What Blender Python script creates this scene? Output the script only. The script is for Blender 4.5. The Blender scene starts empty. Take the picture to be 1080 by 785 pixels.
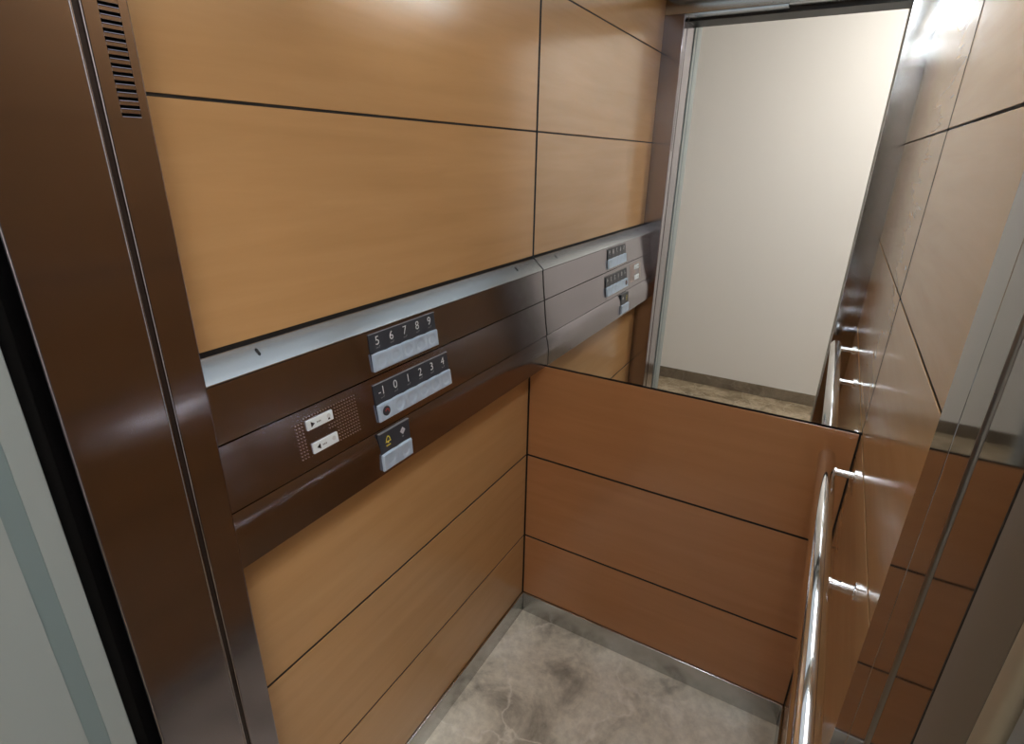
import bpy, bmesh, math
from mathutils import Vector, Matrix, Euler

K = 0.9522            # survey units to metres
W = 0.9               # cab width (survey units)
HC = 2.19             # cab ceiling height
YF = -1.056           # inner face of the front returns
SC = bpy.context.scene
COL = SC.collection

# ------------------------------------------------------------------ materials
def mat(name):
    m = bpy.data.materials.new(name); m.use_nodes = True
    nt = m.node_tree
    return m, nt, nt.nodes, nt.links, nt.nodes['Principled BSDF']

def plain(name, col, rough=.5, metal=0., spec=.5, coat=0., coat_rough=.1, emis=None, estr=0.):
    m, nt, N, L, b = mat(name)
    b.inputs['Base Color'].default_value = (*col, 1)
    b.inputs['Roughness'].default_value = rough
    b.inputs['Metallic'].default_value = metal
    b.inputs['Specular IOR Level'].default_value = spec
    b.inputs['Coat Weight'].default_value = coat
    b.inputs['Coat Roughness'].default_value = coat_rough
    if emis:
        b.inputs['Emission Color'].default_value = (*emis, 1)
        b.inputs['Emission Strength'].default_value = estr
    return m

def ramp(N, stops):
    r = N.new('ShaderNodeValToRGB')
    e = r.color_ramp.elements
    while len(e) < len(stops): e.new(.5)
    for i, (p, c) in enumerate(stops):
        e[i].position = p; e[i].color = (*c, 1)
    return r

def coords(N, L, scale):
    tc = N.new('ShaderNodeTexCoord'); mp = N.new('ShaderNodeMapping')
    mp.inputs['Scale'].default_value = scale
    L.new(tc.outputs['Object'], mp.inputs['Vector'])
    return mp.outputs['Vector']

def wood(name, lo, hi, scale, rough=.24):
    m, nt, N, L, b = mat(name)
    v = coords(N, L, scale)
    n1 = N.new('ShaderNodeTexNoise'); n1.inputs['Scale'].default_value = 1.0
    n1.inputs['Detail'].default_value = 6; n1.inputs['Roughness'].default_value = .6
    n1.inputs['Distortion'].default_value = .4
    L.new(v, n1.inputs['Vector'])
    r = ramp(N, [(.3, lo), (.7, hi)])
    L.new(n1.outputs['Fac'], r.inputs['Fac'])
    L.new(r.outputs['Color'], b.inputs['Base Color'])
    b.inputs['Roughness'].default_value = rough
    b.inputs['Specular IOR Level'].default_value = .6; b.inputs['IOR'].default_value = 1.56
    return m

def steel(name, col, rough, scale, aniso=.0, amount=.06):
    m, nt, N, L, b = mat(name)
    b.inputs['Metallic'].default_value = 1
    b.inputs['Base Color'].default_value = (*col, 1)
    b.inputs['Anisotropic'].default_value = aniso
    if aniso:
        ge = N.new('ShaderNodeNewGeometry'); vm = N.new('ShaderNodeVectorMath'); vm.operation = 'CROSS_PRODUCT'
        vm.inputs[1].default_value = (0, 0, 1)
        L.new(ge.outputs['Normal'], vm.inputs[0]); L.new(vm.outputs['Vector'], b.inputs['Tangent'])
    v = coords(N, L, scale)
    n = N.new('ShaderNodeTexNoise'); n.inputs['Scale'].default_value = 1; n.inputs['Detail'].default_value = 3
    L.new(v, n.inputs['Vector'])
    mr = N.new('ShaderNodeMapRange')
    mr.inputs['To Min'].default_value = rough - amount; mr.inputs['To Max'].default_value = rough + amount
    L.new(n.outputs['Fac'], mr.inputs['Value']); L.new(mr.outputs['Result'], b.inputs['Roughness'])
    return m

def marble(name, dark, mid, light, vein, sc=6., rough=.3):
    m, nt, N, L, b = mat(name)
    v = coords(N, L, (sc, sc, sc))
    n = N.new('ShaderNodeTexNoise'); n.inputs['Scale'].default_value = 1.; n.inputs['Detail'].default_value = 8
    n.inputs['Roughness'].default_value = .62; n.inputs['Distortion'].default_value = .7
    L.new(v, n.inputs['Vector'])
    r = ramp(N, [(.36, dark), (.5, mid), (.64, light)])
    L.new(n.outputs['Fac'], r.inputs['Fac'])
    wv = N.new('ShaderNodeTexVoronoi'); wv.feature = 'DISTANCE_TO_EDGE'; wv.inputs['Scale'].default_value = .75
    add = N.new('ShaderNodeMixRGB'); add.blend_type = 'ADD'; add.inputs['Fac'].default_value = .9
    n2 = N.new('ShaderNodeTexNoise'); n2.inputs['Scale'].default_value = 1.6; n2.inputs['Detail'].default_value = 5
    L.new(v, n2.inputs['Vector']); L.new(v, add.inputs[1]); L.new(n2.outputs['Color'], add.inputs[2])
    L.new(add.outputs[0], wv.inputs['Vector'])
    vr = ramp(N, [(.0, (.7, .7, .7)), (.022, (0, 0, 0))])
    L.new(wv.outputs['Distance'], vr.inputs['Fac'])
    mx = N.new('ShaderNodeMixRGB'); mx.inputs[2].default_value = (*vein, 1)
    L.new(vr.outputs['Color'], mx.inputs['Fac']); L.new(r.outputs['Color'], mx.inputs[1])
    n3 = N.new('ShaderNodeTexNoise'); n3.inputs['Scale'].default_value = 9.; n3.inputs['Detail'].default_value = 6; n3.inputs['Roughness'].default_value = .7
    L.new(v, n3.inputs['Vector'])
    fr = ramp(N, [(.35, (.80, .79, .77)), (.62, (1.10, 1.09, 1.07))]); L.new(n3.outputs['Fac'], fr.inputs['Fac'])
    mu = N.new('ShaderNodeMixRGB'); mu.blend_type = 'MULTIPLY'; mu.inputs['Fac'].default_value = .75
    L.new(mx.outputs[0], mu.inputs[1]); L.new(fr.outputs['Color'], mu.inputs[2])
    L.new(mu.outputs[0], b.inputs['Base Color'])
    b.inputs['Roughness'].default_value = rough
    return m

WOOD_L = wood('beech laminate', (.48, .275, .118), (.54, .318, .144), (18, 2.2, 26), .2)
WOOD_B = wood('beech laminate warm bounce', (.45, .205, .082), (.50, .235, .097), (2.2, 18, 26), .2)  # same laminate, with warm indirect light put into a redder base colour
STEEL = steel('brushed steel', (.345, .320, .355), .14, (30, 30, 400), .5, .015)
STEEL_R = steel('polished steel', (.36, .36, .37), .055, (30, 30, 400), 0, .01)
STEEL_H = steel('brushed steel horizontal', (.33, .313, .345), .15, (300, 6, 300), amount=.006)
STEEL_B = steel('brushed steel lower strip', (.33, .313, .345), .18, (300, 6, 300), amount=.006)
LEDGE = steel('ledge steel', (.50, .54, .57), .27, (300, 6, 300), amount=.003)
SKIRT = steel('skirting steel', (.55, .55, .54), .24, (40, 40, 300), amount=.01)
CHROME = plain('chrome', (.86, .86, .87), .06, 1.)
KEYS = plain('satin key metal', (.52, .66, .84), .30, .3)
BLACK = plain('black plate', (.034, .040, .053), .4)
DARK = plain('dark backing', (.008, .006, .005), .7)
VOID = plain('shaft darkness', (.004, .004, .004), .9)
WHITE = plain('white legend', (.76, .80, .84), .5)
YELLOW = plain('yellow legend', (.80, .68, .10), .5)
GREY = plain('grey legend', (.22, .23, .25), .5)
INK = plain('black ink', (.01, .01, .012), .6)
TAG = plain('brushed white tag', (.80, .88, .93), .4, .2)
COPPER = plain('perforation rim', (.70, .50, .40), .3, .8)
RED = plain('red mark', (.45, .05, .03), .5)
MIRROR = plain('mirror silver', (.90, .91, .90), .0, 1.)
FLOOR = marble('marble tile', (.36, .335, .285), (.76, .73, .63), (.90, .88, .79), (.92, .90, .83), 4.2, .28)
LFLOOR = marble('landing tile', (.22, .17, .11), (.36, .29, .20), (.47, .39, .28), (.5, .43, .33), 7., .25)
LBASE = marble('landing base tile', (.16, .13, .10), (.20, .165, .125), (.25, .21, .16), (.28, .24, .19), 5., .35)
PLASTER = plain('cream plaster', (.80, .79, .775), .8)
CEIL = plain('painted ceiling', (.62, .66, .68), .5)
FRAME = plain('grey door frame', (.31, .36, .37), .38, .2)
TEAL = plain('teal grey stripe', (.19, .255, .275), .4, .2)
DOORP = plain('warm grey door edge', (.21, .18, .145), .5, .1)
DOORB = plain('pale door edge', (.46, .41, .31), .4, .2)
TRACK = plain('door track black', (.012, .014, .02), .5)

# ------------------------------------------------------------------ mesh helpers
class MB:
    def __init__(s): s.bm = bmesh.new()
    def face(s, pts):
        try: return s.bm.faces.new([s.bm.verts.new(Vector(p)) for p in pts])
        except ValueError: return None
    def box(s, x0, x1, y0, y1, z0, z1, bev=0., seg=2):
        ret = bmesh.ops.create_cube(s.bm, size=1)
        vs = ret['verts']
        for v in vs:
            v.co = Vector(((x0+x1)/2 + v.co.x*(x1-x0), (y0+y1)/2 + v.co.y*(y1-y0), (z0+z1)/2 + v.co.z*(z1-z0)))
        if bev:
            ed = {e for v in vs for e in v.link_edges}
            bmesh.ops.bevel(s.bm, geom=list(ed), offset=bev, segments=seg, profile=.5, affect='EDGES')
        return s
    def extrude_y(s, prof, y0, y1, caps=True):
        """closed (x,z) polygon swept along Y"""
        n = len(prof)
        a = [s.bm.verts.new((x, y0, z)) for x, z in prof]; b = [s.bm.verts.new((x, y1, z)) for x, z in prof]
        for i in range(n):
            s.bm.faces.new((a[i], a[(i+1) % n], b[(i+1) % n], b[i]))
        if caps:
            s.bm.faces.new(a); s.bm.faces.new(b[::-1])
        return s
    def extrude_z(s, prof, z0, z1):
        """closed (x,y) polygon swept along Z"""
        n = len(prof)
        a = [s.bm.verts.new((x, y, z0)) for x, y in prof]; b = [s.bm.verts.new((x, y, z1)) for x, y in prof]
        for i in range(n):
            s.bm.faces.new((a[i], a[(i+1) % n], b[(i+1) % n], b[i]))
        s.bm.faces.new(a); s.bm.faces.new(b[::-1])
        return s
    def tube(s, pts, r, n=24, caps=True):
        """swept circle; pts = [(point, radius_scale)]"""
        pts = [(Vector(p), k) for p, k in pts]
        rings = []
        for i, (p, k) in enumerate(pts):
            d = (pts[min(i+1, len(pts)-1)][0] - pts[max(i-1, 0)][0])
            if d.length < 1e-9: d = Vector((0, 1, 0))
            d.normalize()
            u = d.orthogonal() if abs(d.z) > .9 else d.cross(Vector((0, 0, 1)))
            u.normalize(); w = d.cross(u)
            rings.append([s.bm.verts.new(p + (u*math.cos(2*math.pi*j/n) + w*math.sin(2*math.pi*j/n))*r*k) for j in range(n)])
        for a, b in zip(rings, rings[1:]):
            for j in range(n):
                s.bm.faces.new((a[j], a[(j+1) % n], b[(j+1) % n], b[j]))
        if caps:
            s.bm.faces.new(rings[0][::-1]); s.bm.faces.new(rings[-1])
        return s
    def build(s, name, m, parent=None, smooth=False, M=None):
        bmesh.ops.remove_doubles(s.bm, verts=s.bm.verts, dist=1e-6)
        bmesh.ops.recalc_face_normals(s.bm, faces=s.bm.faces)
        if M is not None: bmesh.ops.transform(s.bm, matrix=M, verts=s.bm.verts)
        bmesh.ops.scale(s.bm, vec=(K, K, K), verts=s.bm.verts)
        me = bpy.data.meshes.new(name); s.bm.to_mesh(me); s.bm.free()
        me.materials.append(m)
        if smooth:
            for p in me.polygons: p.use_smooth = True
            me.set_sharp_from_angle(angle=math.radians(35))
        return link(name, me, parent)

def link(name, me, parent=None):
    o = bpy.data.objects.new(name, me); COL.objects.link(o)
    if parent:
        o.parent = parent
        off = Vector((0, 0, 0)); p = parent
        while p: off += p.location; p = p.parent
        o.location = -off
    return o

def empty(name, loc):
    o = bpy.data.objects.new(name, None); COL.objects.link(o)
    o.location = Vector(loc)*K; o.empty_display_size = .05
    return o

def tag(o, label, cat, kind=None, group=None):
    o['label'] = label; o['category'] = cat
    if kind: o['kind'] = kind
    if group: o['group'] = group
    return o

# ------------------------------------------------------------------ floor, ceiling, shell
f = MB().box(-.02, W+.02, -1.236, .02, -.03, 0).build('floor', FLOOR)
tag(f, 'grey veined marble tile floor of the lift cab', 'floor', 'structure')
c = MB().box(-.03, W+.03, -1.2, .03, HC, HC+.03).build('ceiling', CEIL)
tag(c, 'pale ceiling of the lift cab', 'ceiling', 'structure')

G = .0028                               # half a joint
JZ = [.0864, .343, .672, 1.0045, 1.334, 1.668, 2.003, HC]
def wall(name, side, label):
    if side == 'L':   root = MB().box(-.03, -.0022, YF, .0, 0, HC).build(name, DARK)
    elif side == 'R': root = MB().box(W+.0022, W+.03, YF, .0, 0, HC).build(name, DARK)
    else:             root = MB().box(-.03, W+.03, .0022, .03, 0, 1.003).build(name, DARK)
    tag(root, label, 'wall', 'structure')
    for i in range(len(JZ)-1):
        if side == 'B' and i > 2: break
        if side == 'L' and i == 3: continue
        z0 = JZ[i] + ((.0022 if i > 3 else .0036) if i else 0); z1 = JZ[i+1] - (.0022 if i > 3 else .0036)*(i < len(JZ)-2)
        m = MB()
        if side == 'L':   m.box(-.0021, 0, YF+.001, -.004, z0, z1, .0005, 1)
        elif side == 'R': m.box(W, W+.0021, YF+.001, -.0025, z0, z1, .0005, 1)
        else:             m.box(.004, W-.004, 0, .0021, z0, z1 - (.0 if i < 2 else .001), .0005, 1)
        m.build('wood_panel', WOOD_B if side == 'B' else WOOD_L, root)
    return root
wall('wall_left', 'L', 'left cab wall of beech laminate boards with dark joints, behind the button panel')
wall('wall_back', 'B', 'back cab wall of beech laminate boards below the mirror, tinted orange brown for warm bounce light')
wall('wall_right', 'R', 'glossy right cab wall of beech laminate boards behind the handrail')

# steel skirting
TH = .007
for name, b in (('baseboard_left', (0, TH, YF+.001, 0)), ('baseboard_back', (TH, W-TH, -TH, 0)), ('baseboard_right', (W-TH, W, YF+.001, 0))):
    o = MB().box(b[0], b[1], b[2], b[3], 0.0005, .0858, .0022, 3).build(name, SKIRT, smooth=True)
    tag(o, 'brushed steel skirting along the foot of the %s wall' % name.split('_')[1], 'skirting', 'structure')

# ------------------------------------------------------------------ mirror
mr = empty('mirror', (W/2, 0, 1.0065))
tag(mr, 'frameless mirror filling the upper back wall, reflecting the landing', 'mirror')
MB().box(.003, W-.0008, 0.0, .0055, 1.0065, HC-.004).build('mirror_glass', MIRROR, mr)
MB().box(.003, W-.003, .0057, .0085, 1.0045, HC-.004).build('backing_board', DARK, mr)

# ------------------------------------------------------------------ button panel on the left wall
cp = empty('control_panel', (.0, -.53, 1.0))
tag(cp, 'long brushed steel button panel across the left wall with two rows of floor buttons', 'control panel')
Y0, Y1 = YF+.003, -.0035
MB().box(-.008, .028, Y0, Y1-.002, 1.007, 1.296).build('back_box', DARK, cp)
def ledge_prof():
    return [(.0015, 1.3285), (.004, 1.3275), (.0325, 1.3018), (.0350, 1.2992), (.0352, 1.2975), (.031, 1.2945), (.0015, 1.320)]
MB().extrude_y(ledge_prof(), Y0, Y1).build('ledge', LEDGE, cp, smooth=True)
def arc_prof():
    out = []
    R = .138
    for i in range(15):
        a = math.radians(22*(1-i/14))
        out.append((.0632 - R*(1-math.cos(a)), 1.0988 - R*(math.sin(math.radians(22)) - math.sin(a))))
    zb = out[-1][1]
    out += [(.0632, zb-.012), (.0630, 1.0062)]
    return out + [(.045, 1.0062), (.045, 1.0988)]
def row_prof(a, b, bulge, th=.012, r=.0022):
    (xa, za), (xb, zb) = a, b
    out = []
    n = 14
    for i in range(n+1):
        t = i/n
        x = xa+(xb-xa)*t + bulge*math.sin(math.pi*t)
        z = za+(zb-za)*t
        e = min(t, 1-t)*abs(zb-za)
        out.append((x, z))
    ext = []
    for tt in (.006, .014):              # rounded rims
        pass
    return out + [(xb-th, zb), (xa-th, za)]
ROW1 = ((.0340, 1.2955), (.0430, 1.2100))
ROW2 = ((.0430, 1.2075), (.0565, 1.1032))
ROW3 = ((.0590, 1.1010), (.0640, 1.0060))
for a, b, bu in ((*ROW1, -.0006), (*ROW2, -.0009), (*ROW3, .0055)):
    MB().extrude_y(arc_prof() if b[1] < 1.05 else row_prof(a, b, bu), Y0, Y1).build('fascia_strip', STEEL_B if b[1] < 1.05 else STEEL_H, cp, smooth=True)
for y in (-.9316, -.1235):               # small slots in the ledge
    n = Vector((.67, 0, .74)).normalized()
    t = Vector((.74, 0, -.67)).normalized()
    cpos = Vector((.0150, y, 1.3178)) + n*.0006
    m = MB(); ring = []
    for k in range(16):
        a = 2*math.pi*k/16
        ring.append(cpos + t*(math.cos(a)*.0038 + (.003 if math.cos(a) > 0 else -.003)) + Vector((0, 1, 0))*math.sin(a)*.0024)
    m.face(ring)
    lo = [p - n*.0012 for p in ring]
    for k in range(16): m.face((ring[k], ring[(k+1) % 16], lo[(k+1) % 16], lo[k]))
    m.face(lo[::-1])
    m.build('screw_slot', INK, cp)['label'] = 'small dark slot in the ledge'

def frame_on(row, y, t):
    """matrix: local x -> +Y, local y -> up the strip, local z -> outward; origin at y and fraction t from the top of the row"""
    (xa, za), (xb, zb) = row
    up = Vector((xa-xb, 0, za-zb)).normalized(); out = Vector((-up.z*-1, 0, -up.x))
    out = Vector((0, 1, 0)).cross(up).normalized()
    if out.x < 0: out = -out
    o = Vector((xa+(xb-xa)*t, y, za+(zb-za)*t))
    M = Matrix((( 0, up.x, out.x, o.x), (1, up.y, out.y, o.y), (0, up.z, out.z, o.z), (0, 0, 0, 1)))
    return M

def text_mesh(s, size, m, name, parent, M, bold=.0):
    cu = bpy.data.curves.new('glyph', 'FONT'); cu.body = s; cu.size = size
    cu.align_x = 'CENTER'; cu.align_y = 'CENTER'; cu.extrude = .0004; cu.offset = bold
    cu.resolution_u = 4
    tmp = bpy.data.objects.new('glyph', cu); COL.objects.link(tmp)
    me = bpy.data.meshes.new_from_object(tmp.evaluated_get(bpy.context.evaluated_depsgraph_get()))
    bpy.data.objects.remove(tmp); bpy.data.curves.remove(cu)
    me.transform(M); me.transform(Matrix.Scale(K, 4))
    me.materials.clear(); me.materials.append(m)
    me.name = name
    return link(name, me, parent)

def key_mesh(w, h, H, first, last):
    """one key: rounded slab with an arched top edge and a finger dimple; local frame, origin at bottom left"""
    m = MB(); nx, ny = 26, 20
    grid = {}
    for i in range(nx+1):
        for j in range(ny+1):
            u, v = i/nx, j/ny
            top = h + .0012*math.sin(math.pi*u)
            x, y = u*w, v*top
            # rim rounding
            dl = x if first else x+.004
            dr = (w-x) if last else w-x+.004
            e = min(dl, dr, y, top-y)
            z = H
            r = .0028
            if e < r: z = H - r + math.sqrt(max(r*r-(r-e)**2, 0))
            if not first: z -= .0007*math.exp(-(x/.0022)**2)
            if not last: z -= .0007*math.exp(-((w-x)/.0022)**2)
            q = max(0., min(1., (.0135 - math.hypot(x-w/2, y-h/2))/.0055))
            z -= .0020*q*q*(3-2*q)
            grid[i, j] = m.bm.verts.new((x, y, z))
    for i in range(nx):
        for j in range(ny):
            m.bm.faces.new((grid[i, j], grid[i+1, j], grid[i+1, j+1], grid[i, j+1]))
    edge = [(i, 0) for i in range(nx)] + [(nx, j) for j in range(ny)] + [(i, ny) for i in range(nx, 0, -1)] + [(0, j) for j in range(ny, 0, -1)]
    low = {k: m.bm.verts.new((grid[k].co.x, grid[k].co.y, 0)) for k in edge}
    for a, b in zip(edge, edge[1:]+edge[:1]):
        m.bm.faces.new((grid[a], low[a], low[b], grid[b]))
    m.bm.faces.new([low[k] for k in edge][::-1])
    return m

def button_row(row, bulge, ya, yb, ztop, zmid, zbot, legends):
    (xa, za), (xb, zb) = row
    L = math.hypot(xa-xb, za-zb)
    fr = lambda z: (za-z)/(za-zb)
    M = frame_on(row, ya, fr(zbot)) @ Matrix.Translation((0, 0, bulge))
    hz = L/(za-zb)
    hk, ht = (zmid-zbot)*hz, (ztop-zbot)*hz
    w = (yb-ya)
    plate = MB().box(0, w, hk-.004, ht, -.004, .0017, .0006).build('number_plate', BLACK, cp, M=M)
    n = len(legends); kw = w/n
    MB().box(-.0006, w+.0006, ht-.0004, ht+.0007, -.004, .0020).build('plate_edge', GREY, plate, M=M)
    for i, s in enumerate(legends):
        cx = (i+.5)*kw
        T = M @ Matrix.Translation((cx, hk+(ht-hk)*.60, .0018))
        if s == 'bell':
            m = MB(); pts = []
            out = [(-.0085, -.0055), (-.0068, -.0035), (-.0056, .002), (-.003, .0062), (0, .0078), (.003, .0062), (.0056, .002), (.0068, -.0035), (.0085, -.0055)]
            inn = [(x*.62, -.0033 + (y+.0055)*.66) for x, y in out]
            for k in range(len(out)):
                k2 = (k+1) % len(out)
                for zz in (.0,):
                    m.face([(out[k][0], out[k][1], .0004), (out[k2][0], out[k2][1], .0004), (inn[k2][0], inn[k2][1], .0004), (inn[k][0], inn[k][1], .0004)])
            m.box(-.0022, .0022, -.0078, -.0056, 0, .0004)
            m.build('bell_symbol', YELLOW, plate, M=T)['label'] = 'yellow bell symbol'
            for q in range(4):
                MB().box(-.006+q*.0032, -.0040+q*.0032, -.0142, -.0116, 0, .0004).build('tactile_mark', YELLOW, plate, M=T)
        elif s == 'fan':
            m = MB(); r1 = .0082
            for k in range(4):
                a = math.pi/2*k
                c, sn = math.cos(a), math.sin(a)
                pts = [(0.0006, 0), (.0045, -.0036), (r1, 0), (.0045, .0036)]
                m.face([(x*c-y*sn, x*sn+y*c, .0004) for x, y in pts])
                pts = [(x*.8, y*.6) for x, y in pts]
                a += math.pi/4; c, sn = math.cos(a), math.sin(a)
                m.face([(x*c-y*sn, x*sn+y*c, .0003) for x, y in pts])
            m.build('fan_symbol', plain('pale symbol', (.55, .56, .62), .5), plate, M=T)['label'] = 'pale four bladed fan symbol'
            MB().box(-.0025, .0020, -.0142, -.0112, 0, .0004).build('tactile_mark', GREY, plate, M=T)
        else:
            text_mesh(s, .0245, WHITE, 'numeral', plate, T, -.0003)['label'] = 'white numeral %s' % s
            d = MB()
            for (px, py) in ((-.0042, -.0130), (-.0012, -.0130), (.0026, -.0130), (.0042, -.0108)):
                d.box(px-.0009, px+.0009, py-.0009, py+.0009, 0, .0004)
            d.build('tactile_mark', GREY, plate, M=T)
        B = M @ Matrix.Translation((i*kw, 0, 0))
        k = key_mesh(kw, hk, .0066, i == 0, i == n-1).build('floor_button' if s not in ('bell', 'fan') else 'service_button', KEYS, cp, smooth=True, M=B)
        if s == '-1':                    # key switch in the lowest floor's button
            S = B @ Matrix.Translation((kw*.50, hk*.52, .0052))
            m = MB().tube([((0, 0, -.002), 1), ((0, 0, .0012), 1), ((0, 0, .0020), .85), ((0, 0, .0022), .0)], .0098, 28, caps=False)
            ks = m.build('key_switch', BLACK, k, smooth=True, M=S); ks['label'] = 'round black key switch with a red mark'
            m = MB()
            for q in range(10):
                a0, a1 = math.radians(-40+22*q), math.radians(-40+22*(q+1))
                p = lambda a, r: (math.cos(a)*r, math.sin(a)*r, .0024)
                m.face((p(a0, .0032), p(a0, .0052), p(a1, .0052), p(a1, .0032)))
            m.build('key_switch', RED, k, M=S)['label'] = 'red ring mark on the key switch'

button_row(ROW1, .0005, -.7175, -.5205, 1.2900, 1.2525, 1.2180, ['5', '6', '7', '8', '9'])
button_row(ROW2, .0006, -.7265, -.4925, 1.1930, 1.1530, 1.1185, ['-1', '0', '1', '2', '3', '4'])
button_row(ROW3, .0012, -.7360, -.6490, 1.0965, 1.0525, 1.0165, ['bell', 'fan'])

def door_button(y0, y1, z1, z0, right, mark):
    (xa, za), (xb, zb) = ROW2
    M = frame_on(ROW2, y0, (za-z0)/(za-zb)) @ Matrix.Translation((0, 0, .0006))
    w, h = y1-y0, (z1-z0)*1.01
    t = MB().box(0, w, 0, h, -.002, .0016, .0005).build('door_button', TAG, cp, M=M)
    t['label'] = 'silver door button with a black arrow pointing %s' % ('right' if right else 'left')
    m = MB(); a, b = (.0075, .0155) if right else (.0150, .0070)
    m.face([(a, h*.5+.0052, .0019), (a, h*.5-.0052, .0019), (b, h*.5, .0019)])
    m.build('arrow', INK, t, M=M)
    m = MB()
    for q in range(3): m.box(.020+q*.0032, .022+q*.0032, h*.5-.0015, h*.5+.0012, .0014, .0019)
    m.build('lettering', GREY, t, M=M)
    m = MB().tube([((w-.0095, h*.56, .0012), 1), ((w-.0095, h*.56, .0018), 1)], .0042, 16)
    m.build('tactile_mark', plain('tag mark', (.62, .65, .68), .4), t, M=M)
    if mark:
        m = MB(); m.face([(w-.0125, h*.20, .0021), (w-.0075, h*.20, .0021), (w-.0085, h*.38, .0021), (w-.0118, h*.38, .0021)])
        m.build('arrow', INK, t, M=M)
door_button(-.8865, -.8305, 1.1865, 1.1690, True, True)
door_button(-.8840, -.8290, 1.1440, 1.1255, False, False)
# speaker perforations round the door buttons
Ms = frame_on(ROW2, 0, 0) @ Matrix.Translation((0, 0, .0008))
m = MB()
(xa, za), (xb, zb) = ROW2
for i in range(23):
    for j in range(12):
        y = -.9075 + i*.0060; z = 1.1925 - j*.0061
        if -.8915 < y < -.8235 and (1.1630 < z < 1.1920 or 1.1200 < z < 1.1500): continue
        if -.8915 < y < -.845 and z < 1.163 : continue
        if (i < 3 and j < 1) or z < 1.1180: continue
        d = -(za-z)*1.0082
        m.box(y-.0009, y+.0009, d-.0009, d+.0009, -.0004, .0004)
g = m.build('speaker_grille', COPPER, cp, M=Ms); g['label'] = 'field of tiny speaker perforations'; g['kind'] = 'stuff'

# ------------------------------------------------------------------ front returns
XL, XR = .0804, W-.0763
HT = 2.130                               # door head height
def corner(cx, cy, r, a0, a1, n=4):
    return [(cx+r*math.cos(math.radians(a0+(a1-a0)*i/n)), cy+r*math.sin(math.radians(a0+(a1-a0)*i/n))) for i in range(n+1)]

t1 = empty('trim_1', (XL/2, -1.14, 0))
tag(t1, 'left brushed steel front return with ventilation slots and a vertical groove', 'door return', 'structure')
r = .0025
YG0, YG1 = -1.1020, -1.1095              # groove
# narrow face: inner corner, with slotted zone left open
SL0, SL1 = -1.0862, -1.0665              # slot extent in Y
ZS, PIT, NS, SH = 1.6385, .00770, 48, .0038
prof_n = [(-.02, YF)] + corner(XL-r, YF-r, r, 90, 0) + corner(XL-.002, YG0+.002, .002, 0, -90, 3) + [(XL-.010, YG0), (XL-.010, YF-.004), (-.02, YF-.004)]
z_top = ZS + NS*PIT
for za_, zb_ in ((0.0, ZS-.002), (z_top, HT)):
    pass
m = MB().extrude_z(prof_n, 0, ZS-.0015); m.extrude_z(prof_n, z_top, HT)
# inner face + the two stiles either side of the slots over the slotted zone
pa = [(-.02, YF)] + corner(XL-r, YF-r, r, 90, 0) + [(XL, SL1), (XL-.0035, SL1), (XL-.0035, YF-.004), (-.02, YF-.004)]
pb = [(XL, SL0)] + corner(XL-.002, YG0+.002, .002, 0, -90, 3) + [(XL-.010, YG0), (XL-.010, YG0+.002), (XL-.0035, YG0+.002), (XL-.0035, SL0)]
m.extrude_z(pa, ZS-.0015, z_top); m.extrude_z(pb, ZS-.0015, z_top)
m.build('narrow_panel', STEEL, t1)
m = MB()
for i in range(NS):                      # louvre bars; the open slot is below each bar
    z = ZS + i*PIT
    m.box(XL-.0035, XL, SL0, SL1, z+SH-.0015, z+PIT-.0015, .0004, 1)
    m.extrude_y([(XL-.0020, z-.0002), (XL-.0004, z-.0002), (XL+.0003, z-.0007), (XL+.0006, z-.0014), (XL-.0004, z-.0018), (XL-.0020, z-.0018)], SL0+.0003, SL1-.0003)
vg = m.build('vent_grille', STEEL, t1); vg['label'] = 'row of short horizontal ventilation slots'
MB().box(XL-.009, XL-.007, SL0-.003, SL1+.003, ZS-.006, z_top+.004).build('vent_backing', VOID, t1)
# groove floor and wide face
MB().box(XL-.009, XL-.004, YG1-.001, YG0+.001, 0, HT).build('groove_channel', plain('groove brown', (.035, .024, .02), .4, .4), t1)
MB().tube([((XL-.0006, YG1-.0006, 0), 1), ((XL-.0006, YG1-.0006, HT), 1)], (.0016), 12).build('bead', STEEL_H, t1, smooth=True)  # added bead, there to catch a bright line along the groove's outer edge
prof_w = corner(XL-.0025, YG1-.0025, .0025, 90, 0) + corner(XL-.0025, -1.2155+.0025, .0025, 0, -90) + [(XL-.05, -1.2155), (XL-.05, -1.2115), (XL-.010, -1.2115), (XL-.010, YG1)]
MB().extrude_z(prof_w, 0, HT).build('wide_panel', STEEL, t1)

t2 = empty('trim_2', (XR, -1.14, 0))
tag(t2, 'right brushed steel front return beside the glossy wall and handrail', 'door return', 'structure')
mx = lambda p: [(2*XR-(x-XL+XR) if False else XR-(x-XL), y) for x, y in p]
MB().extrude_z(mx([(-.02, YF), (XL-.0006, YF), (XL-.0006, YF-.003), (-.02, YF-.003)]), 0, HT).build('inner_panel', steel('inner return steel', (.40, .40, .41), .11, (30, 30, 300), 0, .01), t2)
prof_n2 = [(XL-.005, YF-.0032)] + corner(XL-.0006, YF-.0006, .0006, 60, 0) + corner(XL-.0005, -1.0968+.0005, .0005, 0, -90, 2) + [(XL-.006, -1.0968), (XL-.006, YF-.0032)]
MB().extrude_z(mx(prof_n2), 0, HT).build('narrow_panel', STEEL_R, t2)
MB().box(XR+.003, XR+.007, -1.0985, -1.0960, 0, HT).build('groove_channel', TRACK, t2)
prof_w2 = corner(XL-.0005, -1.0976-.0005, .0005, 90, 0, 2) + [(XL, -1.1348), (XL-.003, -1.1350), (XL-.006, -1.1350), (XL-.006, -1.0976)]
MB().extrude_z(mx(prof_w2), 0, HT).build('wide_panel', STEEL_R, t2)
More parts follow.
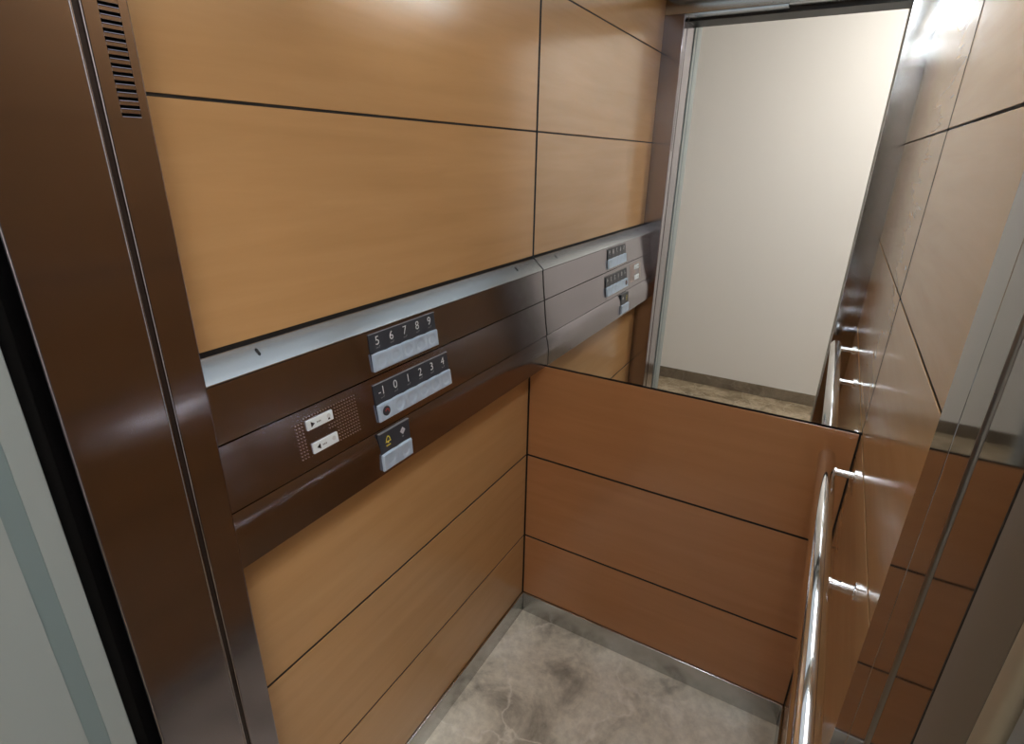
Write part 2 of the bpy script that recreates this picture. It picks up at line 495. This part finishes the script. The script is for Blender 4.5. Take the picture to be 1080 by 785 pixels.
MB().tube([((XR+.0020, -1.1385, 0), 1), ((XR+.0020, -1.1385, HT), 1)], .0034, 16).build('bead', steel('bead steel', (.30, .29, .28), .3, (30, 30, 300)), t2, smooth=True)
MB().box(XR+.004, XR+.008, -1.1475, -1.1325, 0, HT).build('groove_channel', TRACK, t2)
prof_w3 = [(XL, -1.1432), (XL, -1.1945), (XL-.03, -1.1945), (XL-.03, -1.190), (XL-.006, -1.190), (XL-.006, -1.1432)]
MB().extrude_z(mx(prof_w3), 0, HT).build('wide_panel', STEEL_R, t2)

t3 = empty('trim_3', (W/2, -1.1, HT))
tag(t3, 'steel header above the doorway, seen in the mirror', 'door header', 'structure')
MB().box(-.02, W+.02, YF-.065, YF, HT+.001, HC, .0015).build('header_panel', LEDGE, t3, smooth=True)
MB().box(XL, .445, YF-.064, YF-.004, HT-.006, HT+.0005).build('header_cover', LEDGE, t3)
MB().box(-.02, W+.02, -1.245, YF-.068, HT-.014, HC).build('door_track', TRACK, t3)

# shaft darkness behind the gaps
s = MB().box(-.20, -.16, -1.30, -1.06, 0, 2.3)
s.box(-.20, XL-.052, -1.2415, -1.2380, 0, 2.3); s.box(-.20, -.021, -1.060, -1.056, 0, 2.3)
s.box(W+.16, W+.20, -1.30, -1.06, 0, 2.3); s.box(W+.031, W+.20, -1.060, -1.056, 0, 2.3)
s.box(XL-.056, XL-.052, -1.2415, -1.2155, 0, 2.3)
s = s.build('trim_4', VOID); tag(s, 'black gap between the lift cab and the landing frame on the left', 'gap', 'structure')

# sliding door leaves parked on the right
d1 = MB().box(XR+.0004, XR+.040, -1.2350, -1.1949, .006, HT-.02, .0008, 2).build('door_1', DOORP, smooth=True)
tag(d1, 'warm grey edge of the open cab sliding door on the right', 'sliding door', 'structure')
d2 = MB().box(XR-.0005, XR+.040, -1.2500, -1.2355, .006, HT-.02, .004, 4).build('door_2', DOORB, smooth=True)
tag(d2, 'pale edge of the open landing sliding door at far right', 'sliding door', 'structure')

# landing frame
YL = -1.352
t5 = empty('trim_5', (XL, -1.3, 0))
tag(t5, 'grey painted landing door frame at the left edge with a teal stripe', 'door frame', 'structure')
m = MB(); m.extrude_z(corner(XL-.002, -1.2420-.002, .002, 90, 0) + [(XL, -1.2660), (XL-.05, -1.2660), (XL-.05, -1.2420)], 0, HT+.02)
m.box(XL-.05, XL, -1.352, -1.2860, 0, HT+.02); m.build('frame_face', FRAME, t5)
MB().box(XL-.05, XL-.0012, -1.2860, -1.2660, 0, HT+.02).build('stripe', TEAL, t5)['label'] = 'teal grey stripe'
t6 = MB().box(XR, XR+.05, -1.352, -1.2580, 0, HT+.02).build('trim_6', FRAME)
tag(t6, 'grey painted landing door frame at the right edge', 'door frame', 'structure')
t7 = MB().box(XL-.05, XR+.05, -1.352, -1.25, HT+.0205, HT+.06).build('trim_7', FRAME)
tag(t7, 'grey lintel of the landing door frame', 'door frame', 'structure')

# ------------------------------------------------------------------ landing
YB = -2.68; HL = 2.75; X0, X1 = -1.7, 2.1
o = MB().box(X0, X1, YB, -1.2375, -.03, -.0005).build('floor.001', LFLOOR); tag(o, 'beige marble landing floor seen in the mirror', 'floor', 'structure')
o = MB().box(X0, X1, YB-.05, YB, 0, HL).build('wall_landing', PLASTER); tag(o, 'cream plastered landing wall seen in the mirror', 'wall', 'structure')
o = MB().box(X0, X1, YB, YB+.010, .0005, .082, .002).build('baseboard_landing', LBASE); tag(o, 'brown tile skirting of the landing wall seen in the mirror', 'skirting', 'structure')
m = MB().box(X0, XL-.05, YL+.0, YL+.10, 0, HL); m.box(XR+.05, X1, YL, YL+.10, 0, HL); m.box(XL-.05, XR+.05, YL, YL+.10, HT+.0605, HL)
o = m.build('wall_front', PLASTER); tag(o, 'cream landing wall around the lift doorway', 'wall', 'structure')
m = MB().box(X0-.05, X0, YB, YL+.10, 0, HL); m.box(X1, X1+.05, YB, YL+.10, 0, HL)
o = m.build('wall_side', PLASTER); tag(o, 'side walls of the landing', 'wall', 'structure')
o = MB().box(X0, X1, YB, YL+.10, HL, HL+.03).build('ceiling.001', plain('white ceiling', (.75, .74, .72), .8)); tag(o, 'white landing ceiling', 'ceiling', 'structure')

# ------------------------------------------------------------------ handrail
XRL, ZRL, RR = .8396, .9467, .0190
hr = empty('handrail', (W, -.5, ZRL))
tag(hr, 'polished chrome tube handrail on brackets along the right wall', 'handrail')
pts = [((XRL, -.0440, ZRL), .0), ((XRL, -.0440, ZRL), .8), ((XRL, -.0455, ZRL), .93), ((XRL, -.0490, ZRL), 1), ((XRL, -.50, ZRL), 1), ((XRL, -.9450, ZRL), 1), ((XRL, -.948, ZRL), .93), ((XRL, -.9495, ZRL), .8), ((XRL, -.9495, ZRL), 0)]
n = len(pts)
m = MB(); ring_prev = None
for (p, k) in pts:
    ring = [m.bm.verts.new((p[0]+RR*k*math.cos(2*math.pi*j/40), p[1], p[2]+RR*k*math.sin(2*math.pi*j/40))) for j in range(40)]
    if ring_prev:
        for j in range(40): m.bm.faces.new((ring_prev[j], ring_prev[(j+1) % 40], ring[(j+1) % 40], ring[j]))
    ring_prev = ring
m.build('rail', CHROME, hr, smooth=True)
for y in (-.115, -.525, -.905):
    br = MB().tube([((XRL+.012, y, ZRL), 1.2), ((XRL+.0205, y, ZRL), 1.2), ((XRL+.022, y, ZRL), 1), ((W-.006, y, ZRL), 1)], .0085, 20).build('bracket', CHROME, hr, smooth=True)
    MB().tube([((W-.0065, y, ZRL), .9), ((W-.0052, y, ZRL), 1), ((W, y, ZRL), 1)], .0155, 28).build('wall_flange', CHROME, br, smooth=True)
    MB().tube([((XRL+.033, y, ZRL+.0080), 1), ((XRL+.033, y, ZRL+.0088), 1)], .0018, 10).build('set_screw', INK, br)['label'] = 'dark grub screw'

# ------------------------------------------------------------------ lamps
cl = empty('ceiling_light', (W/2, -.5, HC))
tag(cl, 'flat luminous ceiling panel lighting the lift cab', 'ceiling light')
LX0, LX1, LY0, LY1 = .06, .73, -.98, -.08
MB().box(LX0, LX1, LY0, LY1, HC-.012, HC-.006).build('diffuser', plain('diffuser', (.8, .8, .8), .5, emis=(.68, .88, 1.04), estr=.45), cl)
m = MB()
for b in ((LX0-.02, LX1+.02, LY0-.02, LY0), (LX0-.02, LX1+.02, LY1, LY1+.02), (LX0-.02, LX0, LY0, LY1), (LX1, LX1+.02, LY0, LY1)):
    m.box(*b, HC-.016, HC-.0005)
m.build('frame', LEDGE, cl)
sp = empty('downlight', (.825, -.56, HC-.012))
tag(sp, 'long cool white light strip in the cab ceiling above the handrail side', 'ceiling light')
bx = (.765, .845, -.74, -.14)
MB().box(*bx, HC-.020, HC-.015).build('lens', plain('lens', (.8, .8, .8), .5, emis=(.90, .96, 1.0), estr=26), sp)
m = MB()
for b in ((bx[0]-.01, bx[1]+.01, bx[2]-.01, bx[2]), (bx[0]-.01, bx[1]+.01, bx[3], bx[3]+.01), (bx[0]-.01, bx[0], bx[2], bx[3]), (bx[1], bx[1]+.01, bx[2], bx[3])):
    m.box(*b, HC-.022, HC-.0125)
m.build('frame', LEDGE, sp)
ll = empty('ceiling_light.001', (.75, -2.0, HL))
tag(ll, 'round warm downlight in the landing ceiling', 'ceiling light')
MB().tube([((1.35, -1.95, HL-.02), 1), ((1.35, -1.95, HL-.012), 1)], .30, 40).build('diffuser', plain('warm diffuser', (.8, .8, .8), .5, emis=(1., .94, .87), estr=26), ll)
MB().tube([((1.35, -1.95, HL-.012), 1), ((1.35, -1.95, HL-.0005), 1)], .32, 40).build('frame', LEDGE, ll)

w = bpy.data.worlds.new('world'); SC.world = w; w.use_nodes = True
w.node_tree.nodes['Background'].inputs[0].default_value = (.9, .95, 1, 1)
w.node_tree.nodes['Background'].inputs[1].default_value = .02

# ------------------------------------------------------------------ camera
cam = bpy.data.cameras.new('camera'); co = bpy.data.objects.new('camera', cam); COL.objects.link(co)
co.location = Vector((0.75002, -1.42789, 1.60616))*K
co.rotation_euler = Euler((1.1945564, -0.0172800, 0.5245929), 'XYZ')
cam.sensor_fit = 'HORIZONTAL'; cam.sensor_width = 36; cam.lens = 19.2452
cam.clip_start = .005
SC.camera = co

SC.view_settings.view_transform = 'Standard'
SC.view_settings.look = 'None'
SC.view_settings.gamma = 1
SC.view_settings.use_curve_mapping = False
SC.view_settings.exposure = 0.12
SC.cycles.max_bounces = 14; SC.cycles.glossy_bounces = 10; SC.cycles.diffuse_bounces = 6

SC.cycles.sample_clamp_indirect = 12.0
SC.cycles.blur_glossy = 0.4
